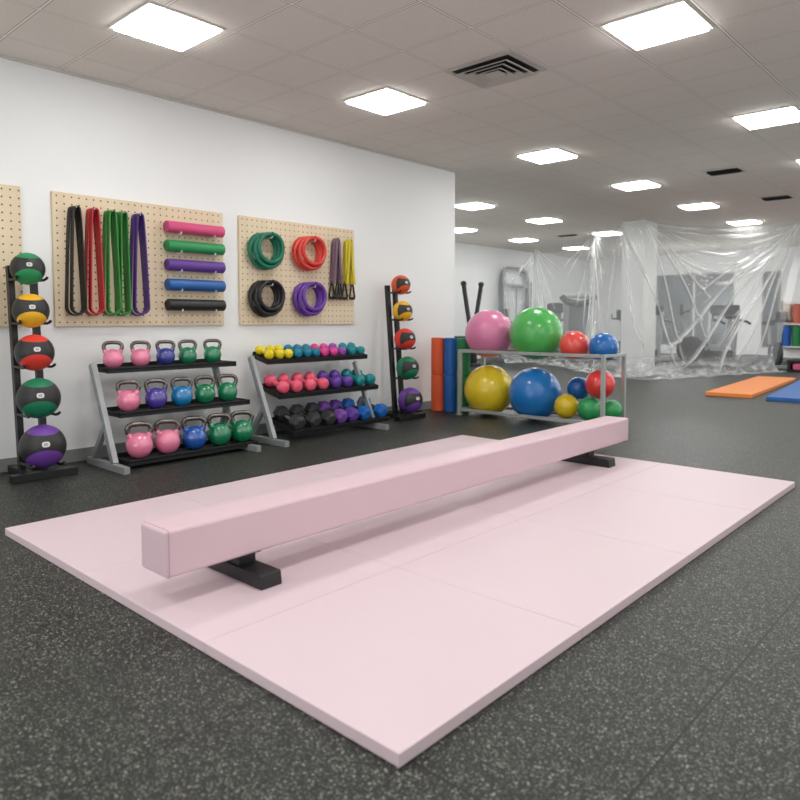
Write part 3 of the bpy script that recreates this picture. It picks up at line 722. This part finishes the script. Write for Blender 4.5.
# ------------------------------------------------------------------ hanging plastic sheet
def build_sheet():
    # plan polyline (x,y) of the top with anchor heights, and the matching bottom polyline
    top = [(-9.80, 14.55, 2.42), (-9.78, 16.00, 2.94), (-7.20, 14.27, 2.94), (-5.88, 12.70, 2.93), (-5.38, 12.66, 2.93), (-3.36, 15.00, 2.94), (-3.30, 15.35, 2.94)]
    bot = [(-9.62, 14.30), (-9.45, 15.50), (-7.25, 13.95), (-6.05, 12.60), (-5.25, 12.25), (-4.05, 15.60), (-3.98, 15.95)]
    segs = [60, 140, 100, 40, 340, 14]
    sag = [0.28, 0.22, 0.12, 0.02, 0.10, 0.0]
    anch = []; s = 0; cols = []
    for i, n in enumerate(segs):
        a, b = top[i], top[i + 1]; L = sqrt((a[0] - b[0]) ** 2 + (a[1] - b[1]) ** 2)
        anch.append((s, a[2]))
        for k in range(n + (1 if i == len(segs) - 1 else 0)):
            t = k / n
            tx = [a[j] + (b[j] - a[j]) * t for j in range(3)]
            tx[2] -= sag[i] * 4 * t * (1 - t)
            bb = [bot[i][j] + (bot[i + 1][j] - bot[i][j]) * t for j in range(2)]
            cols.append((s + L * t, tx, bb))
        s += L
    anch.append((s, top[-1][2]))
    SA = [a[0] for a in anch]
    rnd = random.Random(11)
    ridges = []   # (s0,z0, ds,dz unit, length, width, amp)
    def radial(k, angs, L, off=0.0):
        for an, ln, am in angs:
            a = radians(an); ridges.append((SA[k] + off, top[k][2] + .02, sin(a), -cos(a), ln, .016 + .010 * rnd.random(), am * 0.9))
    radial(0, [(8, 2.0, .05), (25, 1.6, .05)], 0)
    radial(1, [(-60, 1.3, .06), (-46, 1.5, .06), (-24, 1.6, .05), (-4, 1.9, .06), (6, 2.2, .07), (16, 2.7, .10), (27, 2.4, .09), (40, 1.9, .06), (56, 1.4, .06), (68, 1.5, .05)], 0)
    radial(2, [(-68, 1.5, .06), (-56, 1.3, .05), (-22, 1.6, .05), (-6, 2.0, .06), (4, 2.2, .07), (13, 2.5, .06), (23, 2.8, .11), (31, 2.2, .08), (44, 1.6, .06), (60, 1.3, .05)], 0)
    radial(3, [(-14, 1.8, .05), (12, 2.2, .05), (26, 2.7, .08)], 0)
    radial(4, [(20, 2.5, .06), (34, 2.4, .08), (44, 1.9, .07)], 0)
    radial(5, [(-54, 2.2, .06), (-47, 3.2, .10), (-38, 3.2, .11), (-30, 2.5, .05), (-24, 2.9, .09), (-17, 2.6, .06), (-9, 2.5, .06)], 0)
    sc = (SA[4] + SA[5]) / 2; half = (SA[5] - SA[4]) / 2
    swags = [(.10, .016, .03), (.22, .020, .04), (.40, .018, .04), (.56, .026, .05), (.74, .018, .04), (.90, .026, .06), (1.02, .022, .06), (1.12, .034, .08)]
    NV = 150
    bm = BM(); crease_glint = []
    grid = []
    for ci, (sv, tp, bt) in enumerate(cols):
        # tangent for the displacement direction (towards the camera side)
        c0 = cols[max(ci - 6, 0)]; c1 = cols[min(ci + 6, len(cols) - 1)]
        tx, ty = c1[1][0] - c0[1][0], c1[1][1] - c0[1][1]; l = sqrt(tx * tx + ty * ty) or 1
        nx, ny = ty / l, -tx / l
        row = []
        for j in range(NV + 9):
            v = min(j / NV, 1.0)
            z = tp[2] * (1 - v) + 0.02 * v
            e = v ** 1.2
            x = tp[0] + (bt[0] - tp[0]) * e; y = tp[1] + (bt[1] - tp[1]) * e
            d = 0.0; cr = 0.0
            for s0, z0, ds, dz, ln, w, am in ridges:
                al = (sv - s0) * ds + (z - z0) * dz
                if al < 0 or al > ln * 1.15: continue
                wob = 0.05 * sin(al * 2.3 + s0 * 5 + ln * 7) * al * 0.5
                pr = (sv - s0) * dz * -1 + (z - z0) * ds + wob
                ww = w * (0.55 + 0.55 * al)
                if abs(pr) > 4 * ww: continue
                g = exp(-(pr / ww) ** 2) * min(1, al * 6 + .1) * max(0, min(1, (ln * 1.15 - al) * 2.5))
                d += am * g * (0.45 + .3 * al); gc = g * exp(-1.4 * (pr / ww) ** 2); cr = max(cr, gc * am * 22 * (0.65 + 0.5 * noise.noise(Vector((al * 3, s0, ln)))))
            if SA[4] - .1 < sv < SA[5] + .1:
                u = (sv - sc) / half
                for dp, w, am in swags:
                    zc = top[4][2] - 0.05 - dp * (1 - u * u) + 0.025 * noise.noise(Vector((sv * 2, dp * 9, 0)))
                    q = (z - zc) / w
                    if abs(q) < 4:
                        g = exp(-q * q) * max(0, 1 - abs(u) ** 4) * max(0, .60 + 1.3 * noise.noise(Vector((sv * 2.6, dp * 20, 1.7))))
                        d += am * g; cr = max(cr, g * (0.75 + dp * .60))
            d += 0.09 * noise.noise(Vector((sv * 0.7, z * 0.4, 3))) * v
            P = Vector((sv * 2.2, z * 1.4, 0))
            d += 0.016 * noise.noise(P * 1.4) * (0.3 + v)
            lowz = max(0, 1 - z / 0.45)
            k = lowz * lowz
            d += k * 0.22 * noise.noise(Vector((sv * 4.5, z * 6, 8))) + k * .10
            cr = max(cr, lowz * .85 * max(0, .35 + 1.5 * noise.noise(Vector((sv * 5, z * 12, 4)))))
            if j > NV:   # skirt lying on the floor
                q = (j - NV) / 9.0
                d += q * (0.24 + 0.12 * noise.noise(Vector((sv * 1.7, 0, 5))))
                z = 0.012 + 0.05 * abs(noise.noise(Vector((sv * 6, q * 4, 9)))) * (1 - q * .7)
                cr = .25 + .9 * max(0, noise.noise(Vector((sv * 8, q * 5, 2))))
            fade = min(1, v * 12)
            row.append(bm.verts.new((x + nx * d * fade, y + ny * d * fade, max(z, .008)))); crease_glint.append(min(1, max(0, cr)))
        grid.append(row)
    for A, B in zip(grid, grid[1:]):
        for j in range(len(A) - 1): bm.faces.new((A[j], B[j], B[j + 1], A[j + 1]))
    o = finish(bm, 'plastic_sheet', M_SHEET, None, 0)
    for p in o.data.polygons: p.use_smooth = True
    at = o.data.attributes.new('crease_glint', 'FLOAT', 'POINT'); at.data.foreach_set('value', crease_glint)
    tag(o, 'clear plastic dust sheet hung from the ceiling across the far end of the gym', 'plastic sheet')
build_sheet()

# ------------------------------------------------------------------ far equipment
# cable machine along the far left wall (faces +x)
r = empty('cable_machine', (-10.1, 15.75, 0)); tag(r, 'grey tall cable machine frame behind the left end of the plastic sheet', 'gym machine')
for s in (-1, 1):
    bm = BM(); pts = [(-.12, s * .62, 0), (-.12, s * .62, 1.9), (-.12, s * .60, 2.18), (-.12, s * .50, 2.36), (-.12, s * .34, 2.42), (-.12, 0, 2.43)]
    sweep(bm, pts, rect(.09, .09), up=(1, 0, 0)); finish(bm, 'upright', M_MACH, r, 40)
    bm = BM(); tube(bm, [(.0, s * .62, .3), (.0, s * .62, 2.1)], .018); finish(bm, 'guide_rod', M_CHROME, r)
    bm = BM(); box(bm, (-.03, s * .62 - .06, 1.15), (.09, s * .62 + .06, 1.36), .02); finish(bm, 'pulley_carriage', M_MACHD, r, 40)
bm = BM(); box(bm, (-.18, -.62, 1.94), (-.06, .62, 2.02), .01); finish(bm, 'cross_bar', M_MACH, r, 40)
bm = BM()
for k in range(12): box(bm, (-.16, -.15, .15 + k * .075), (.02, .15, .215 + k * .075), .006)
finish(bm, 'weight_stack', M_MACHD, r, 40)
bm = BM(); tube(bm, [(-.07, 0, 1.0), (-.07, 0, 2.0)], .014); finish(bm, 'stack_rod', M_MACH, r)
bm = BM(); box(bm, (-.2, -.70, 0), (.45, -.60, .07), .01); box(bm, (-.2, .60, 0), (.45, .70, .07), .01); box(bm, (-.2, -.6, 0), (-.08, .6, .07), .01); finish(bm, 'base_frame', M_MACH, r, 40)

# machine with black V-shaped lever arms
r = empty('lever_machine', (-9.75, 13.22, 0)); tag(r, 'black lever machine with two raised arms in a V beside the wall end', 'gym machine')
for s in (-1, 1):
    bm = BM(); bar(bm, (0, 0, .55), (.0 + s * .03, s * .30, 1.88), .085, .075, (1, 0, 0), .012); a = finish(bm, 'lever_arm', M_MACHD if 0 else M_BLACK, r, 40)
    bm = BM(); lathe(bm, [(0, -.07), (.05, -.05), (.065, 0), (.05, .05), (0, .07)], 14, AX((1, 0, 0), (s * .03, s * .305, 1.92))); finish(bm, 'grip_knob', M_BLACK, a, 60)
bm = BM(); box(bm, (-.09, -.09, .05), (.09, .09, 1.02), .02); finish(bm, 'post', M_BLACK, r, 40)
bm = BM(); box(bm, (-.3, -.35, 0), (.3, .35, .06), .01); finish(bm, 'base_plate', M_MACHD, r, 40)
bm = BM(); box(bm, (.09, -.22, .42), (.55, .22, .50), .03); finish(bm, 'seat', M_BLACK, r, 40)
bm = BM(); bar(bm, (.32, 0, .06), (.32, 0, .43), .08, .08, (1, 0, 0)); finish(bm, 'seat_post', M_MACHD, r, 40)
# horizontal low bench behind the rollers
r = empty('weight_bench', (-8.2, 10.9, 0)); tag(r, 'dark padded bench just behind the foam rollers and wall end', 'bench')
bm = BM(); box(bm, (-.55, -.16, .68), (.55, .16, .76), .03); finish(bm, 'pad', M_BLACK, r, 40)
for s in (-1, 1):
    bm = BM(); bar(bm, (s * .42, 0, .04), (s * .42, 0, .69), .06, .06, (1, 0, 0)); box(bm, (s * .42 - .04, -.25, 0), (s * .42 + .04, .25, .05), .01); finish(bm, 'leg', M_MACH, r, 40)

def console_machine(x, y, rz, lb, h=1.75, w=.78):
    """weight-stack machine seen from the front: two shrouded columns, padded top, seat"""
    r = empty('weight_machine', (x, y, 0), rz); tag(r, lb, 'gym machine')
    for s in (-1, 1):
        bm = BM(); box(bm, (s * w * .40 - .07, -.14, .05), (s * w * .40 + .07, .14, h - .22), .03); finish(bm, 'column', M_MACH, r, 40)
    bm = BM(); box(bm, (-w * .33, .02, .05), (w * .33, .10, h - .3), .02); finish(bm, 'shroud', surf('machine mid grey', rgb(116, 121, 127), .5), r, 40)
    bm = BM(); pts = [(-w * .55, -.10, h - .06), (-w * .42, -.12, h - .20), (0, -.13, h - .27), (w * .42, -.12, h - .20), (w * .55, -.10, h - .06)]
    tube(bm, pts, .085, n=12); finish(bm, 'roller_pad', M_MACHD, r, 60)
    bm = BM(); box(bm, (-w * .55, -.12, h - .12), (w * .55, .12, h), .04); finish(bm, 'top_cap', surf('machine pale grey', rgb(178, 182, 186), .4), r, 40)
    bm = BM(); box(bm, (-w * .5, -.5, 0), (w * .5, .3, .06), .015); finish(bm, 'base_frame', M_MACHD, r, 40)
    bm = BM(); box(bm, (-.2, -.52, .46), (.2, -.12, .54), .03); bar(bm, (0, -.3, .05), (0, -.3, .47), .07, .07, (1, 0, 0)); finish(bm, 'seat', M_MACHD, r, 40)
    return r
console_machine(-8.66, 16.35, radians(28), 'tall grey weight machine with dark roller pad behind the plastic, above the small red ball')

def tower(x, y, rz, h, lb):
    r = empty('exercise_tower', (x, y, 0), rz); tag(r, lb, 'gym machine')
    bm = BM(); box(bm, (-.16, -.06, .05), (.16, .08, h), .03); finish(bm, 'column', surf('machine mid grey', rgb(116, 121, 127), .5), r, 40)
    bm = BM(); box(bm, (-.22, -.11, h - .28), (.22, -.05, h - .02), .03); finish(bm, 'screen', M_MACHD, r, 40)
    bm = BM(); box(bm, (-.28, -.3, 0), (.28, .3, .06), .01); finish(bm, 'base_plate', M_MACHD, r, 40)
    for s in (-1, 1):
        bm = BM(); tube(bm, [(s * .15, 0, h - .5), (s * .27, -.2, h - .45), (s * .27, -.34, h - .36)], .025); finish(bm, 'handlebar', M_MACHD, r)
tower(-9.80, 17.15, radians(28), 1.55, 'narrow grey exercise tower behind the plastic just left of the weight machine')

def bike(x, y, rz, k, lb):
    r = empty('exercise_bike', (x, y, 0), rz); tag(r, lb, 'exercise bike', 'exercise bikes behind the plastic')
    r.scale = (k, k, k)
    bm = BM(); lathe(bm, [(0, -.04), (.24, -.04), (.27, -.03), (.27, .03), (.24, .04), (0, .04)], 28, AX((0, 1, 0), (.38, 0, .33))); finish(bm, 'flywheel', M_MACHD, r, 40)
    bm = BM(); bar(bm, (.38, 0, .33), (.52, 0, 1.05), .07, .09, (1, 0, 0)); bar(bm, (.38, 0, .36), (-.28, 0, .36), .06, .10); bar(bm, (-.22, 0, .30), (-.36, 0, .98), .06, .07, (1, 0, 0)); finish(bm, 'frame', M_MACH, r, 40)
    bm = BM(); box(bm, (-.52, -.12, .96), (-.24, .12, 1.04), .035); finish(bm, 'saddle', M_MACHD, r, 40)
    bm = BM(); tube(bm, [(.40, -.24, 1.14), (.58, -.22, 1.06), (.56, 0, 1.04), (.58, .22, 1.06), (.40, .24, 1.14)], .022); finish(bm, 'handlebar', M_MACHD, r, 60)
    bm = BM(); box(bm, (.53, -.12, 1.06), (.60, .12, 1.26), .02); finish(bm, 'console', M_MACHD, r, 40)
    bm = BM(); box(bm, (.46, -.27, 0), (.56, .27, .07), .01); box(bm, (-.46, -.27, 0), (-.36, .27, .07), .01); bar(bm, (-.4, 0, .05), (.5, 0, .05), .06, .05); bar(bm, (-.28, 0, .04), (-.24, 0, .36), .06, .06, (1, 0, 0)); finish(bm, 'base_frame', M_MACH, r, 40)
    for s in (-1, 1):
        bm = BM(); bar(bm, (.02, s * .08, .34), (.10, s * .08, .34 - s * .16), .02, .035, (1, 0, 0)); box(bm, (.04, s * .08 - (.0 if s > 0 else .10), .33 - s * .16), (.16, s * .08 + (.10 if s > 0 else 0), .355 - s * .16), .006); finish(bm, 'pedal', M_MACHD, r, 40)
bike(-7.55, 16.6, radians(-70), 1.05, 'exercise bike behind the plastic just left of the pillar')
bike(-5.55, 16.9, radians(200), 1.15, 'exercise bike with big dark flywheel behind the middle of the plastic')
bike(-4.36, 17.45, radians(-60), 1.0, 'exercise bike behind the right end of the plastic')

def treadmill(x, y, rz, lb):
    r = empty('treadmill', (x, y, 0), rz); tag(r, lb, 'treadmill', 'treadmills behind the plastic')
    bm = BM(); box(bm, (-.38, -.9, .03), (.38, .75, .17), .02); finish(bm, 'deck', M_MACH, r, 40)
    bm = BM(); box(bm, (-.26, -.88, .165), (.26, .55, .178), .004); finish(bm, 'belt', M_MACHD, r, 40)
    bm = BM(); box(bm, (-.38, .5, .15), (.38, .8, .34), .05); finish(bm, 'motor_hood', M_MACHD, r, 40)
    for s in (-1, 1):
        bm = BM(); bar(bm, (s * .36, .62, .15), (s * .36, .50, 1.28), .07, .10, (1, 0, 0), .01); finish(bm, 'upright', M_MACH, r, 40)
        bm = BM(); tube(bm, [(s * .36, .50, 1.08), (s * .36, .15, 1.04), (s * .36, 0, .98)], .03); finish(bm, 'handrail', M_MACHD, r)
    bm = BM(); box(bm, (-.40, .42, 1.18), (.40, .54, 1.44), .04); c = finish(bm, 'console', M_MACHD, r, 40)
    bm = BM(); box(bm, (-.18, .412, 1.26), (.18, .424, 1.40), .005); finish(bm, 'screen', M_MIRROR, c, 40)
treadmill(-7.05, 17.9, radians(160), 'dark treadmill behind the plastic at the right side of the pillar')
treadmill(-5.45, 18.5, radians(160), 'treadmill behind the plastic in front of the right-hand wall mirrors')
# dumbbell-like low rack behind plastic: dark mats beneath
def wall_mirror(x0, x1, z0, z1, lb):
    r = empty('wall_mirror', ((x0 + x1) / 2, FARY, z0)); tag(r, lb, 'mirror', 'mirrors on the far wall')
    w = (x1 - x0) / 2; h = z1 - z0
    bm = BM(); box(bm, (-w + .03, -.02, .03), (w - .03, -.004, h - .03)); finish(bm, 'mirror_glass', M_MIRROR, r, 0)
    bm = BM(); box(bm, (-w, -.03, 0), (-w + .04, -.001, h)); box(bm, (w - .04, -.03, 0), (w, -.001, h)); box(bm, (-w + .04, -.03, 0), (w - .04, -.001, .04)); box(bm, (-w + .04, -.03, h - .04), (w - .04, -.001, h)); finish(bm, 'mirror_frame', M_MFRAME, r, 0)
wall_mirror(-8.10, -7.06, .36, 2.36, 'grey wall mirror behind the plastic right of the pillar, left one of three')
wall_mirror(-7.02, -6.00, .36, 2.36, 'grey wall mirror in the middle of the far wall behind the plastic')
wall_mirror(-5.28, -4.86, .36, 2.34, 'narrow grey wall mirror at the right end of the plastic')

# shelf of upright rollers on the far wall
r = empty('storage_shelf', (-4.0, FARY, .40)); tag(r, 'white two-tier wall shelf of colourful rollers at the far right', 'shelf')
for z in (-.03, .55):
    bm = BM(); box(bm, (-.80, -.26, z), (.80, -.002, z + .03), .004); finish(bm, 'shelf_board', M_LFRAME, r, 40)
for x in (-.80, .78):
    bm = BM(); box(bm, (x, -.26, -.03), (x + .02, -.002, 1.16), .004); finish(bm, 'side_panel', M_LFRAME, r, 40)
FR = [('blue', (24, 84, 170)), ('dark green', (24, 118, 62)), ('green', (44, 150, 66)), ('orange', (222, 132, 60)), ('navy', (30, 50, 110))]
UR = [('tan', (188, 160, 134)), ('brick red', (190, 96, 80)), ('beige', (200, 178, 150)), ('brown', (150, 110, 90)), ('pale orange', (220, 160, 110))]
for tier, z0, its, H in (('lower', .40, FR, .52), ('upper', .98, UR, .50)):
    for i, (c, col) in enumerate(its):
        bm = BM(); R = .098; lathe(bm, [(0, 0), (R - .01, 0), (R, .01), (R, H - .01), (R - .01, H), (.03, H), (.03, H - .02), (0, H - .02)], 20)
        o = finish(bm, 'foam_roller', vinyl(c + ' far roller', col, .6), None, 40, (-4.655 + i * .235, FARY - .135, z0 + .0005))
        tag(o, f'{c} roller standing on the {tier} tier of the far wall shelf', 'foam roller', 'rollers on the far wall shelf')
# low black stand with a pink pad at the right edge
r = empty('storage_stand', (-3.12, 16.45, 0)); tag(r, 'low black stand on the floor at the far right edge', 'stand')
bm = BM(); box(bm, (-.62, -.42, 0), (.62, .42, .05), .01); finish(bm, 'base_board', M_BLACK, r, 40)
bm = BM(); box(bm, (-.62, -.42, .19), (.62, .42, .25), .01); finish(bm, 'top_board', M_BLACK, r, 40)
for s in (-1, 1):
    bm = BM(); box(bm, (s * .58 - .03, -.40, .05), (s * .58 + .03, .40, .19), .004); finish(bm, 'side_support', M_BLACK, r, 40)
bm = BM(); box(bm, (-.50, -.40, 0), (.50, .38, .125), .02); o = finish(bm, 'foam_pad', vinyl('rose foam pad', (212, 92, 132)), None, 40, (-3.12, 16.42, .0505))
tag(o, 'pink foam pad stored inside the low black stand at the far right', 'foam pad')

# ------------------------------------------------------------------ lights and camera
def area(x, y, e, size=.52):  # unseen lamps carrying on the panel rows, added for illumination
    l = bpy.data.lights.new('unseen_ceiling_lamp', 'AREA'); l.shape = 'SQUARE'; l.size = size; l.energy = e; l.color = (1, .985, .96)
    o = bpy.data.objects.new('unseen_ceiling_lamp', l); COL.objects.link(o); o.location = (x, y, CZ - .02)
for x, y in ((.5, 0.0), (.5, 2.35), (.5, 4.4), (.5, 7.0), (.5, 9.4), (.5, 11.8), (.5, 14.2), (-1.85, 0.0), (-4.13, 0.0), (-1.85, 2.1), (-1.85, 11.8), (-1.85, 14.2), (-1.85, 17), (-4.13, 17.0), (-6.83, 17), (2.6, 3), (2.6, 8), (2.6, 13)):
    area(x, y, 19.0)
for x, y, z, e in ((1.8, 2.0, 1.4, 42), (1.6, 7.5, 1.4, 62), (-.3, 12.5, 1.2, 30), (-3.0, 8.6, 1.2, 18), (-7.7, 9.4, 1.2, 32), (-8.6, 13.0, 1.2, 25), (-2.2, 17, 1.3, 65), (-6.6, 18.2, 1.3, 80), (-1.2, -1.4, 1.1, 46), (-3.2, -1.0, 1.1, 58)):
    l = bpy.data.lights.new('fill_lamp', 'POINT'); l.energy = e; l.shadow_soft_size = .8; l.specular_factor = 0.0
    o = bpy.data.objects.new('fill_lamp', l); COL.objects.link(o); o.location = (x, y, z)
w = bpy.data.worlds.new('World'); S.world = w; w.use_nodes = True
w.node_tree.nodes['Background'].inputs[0].default_value = (.8, .82, .85, 1); w.node_tree.nodes['Background'].inputs[1].default_value = 0.3

cd = bpy.data.cameras.new('camera'); cam = bpy.data.objects.new('camera', cd); COL.objects.link(cam)
cd.sensor_width = 36; cd.sensor_fit = 'HORIZONTAL'; cd.lens = 692 * 36 / 800
cd.shift_y = -(400 - 357.6) / 800
cam.location = (0, 0, 1.10); cam.rotation_euler = (radians(90 - 3.2), 0, radians(42.36))
cd.dof.use_dof = True; cd.dof.focus_distance = 4.4; cd.dof.aperture_fstop = 2.8
cd.clip_end = 100
S.camera = cam
S.view_settings.view_transform = 'Standard'; S.view_settings.look = 'None'; S.view_settings.exposure = -0.04
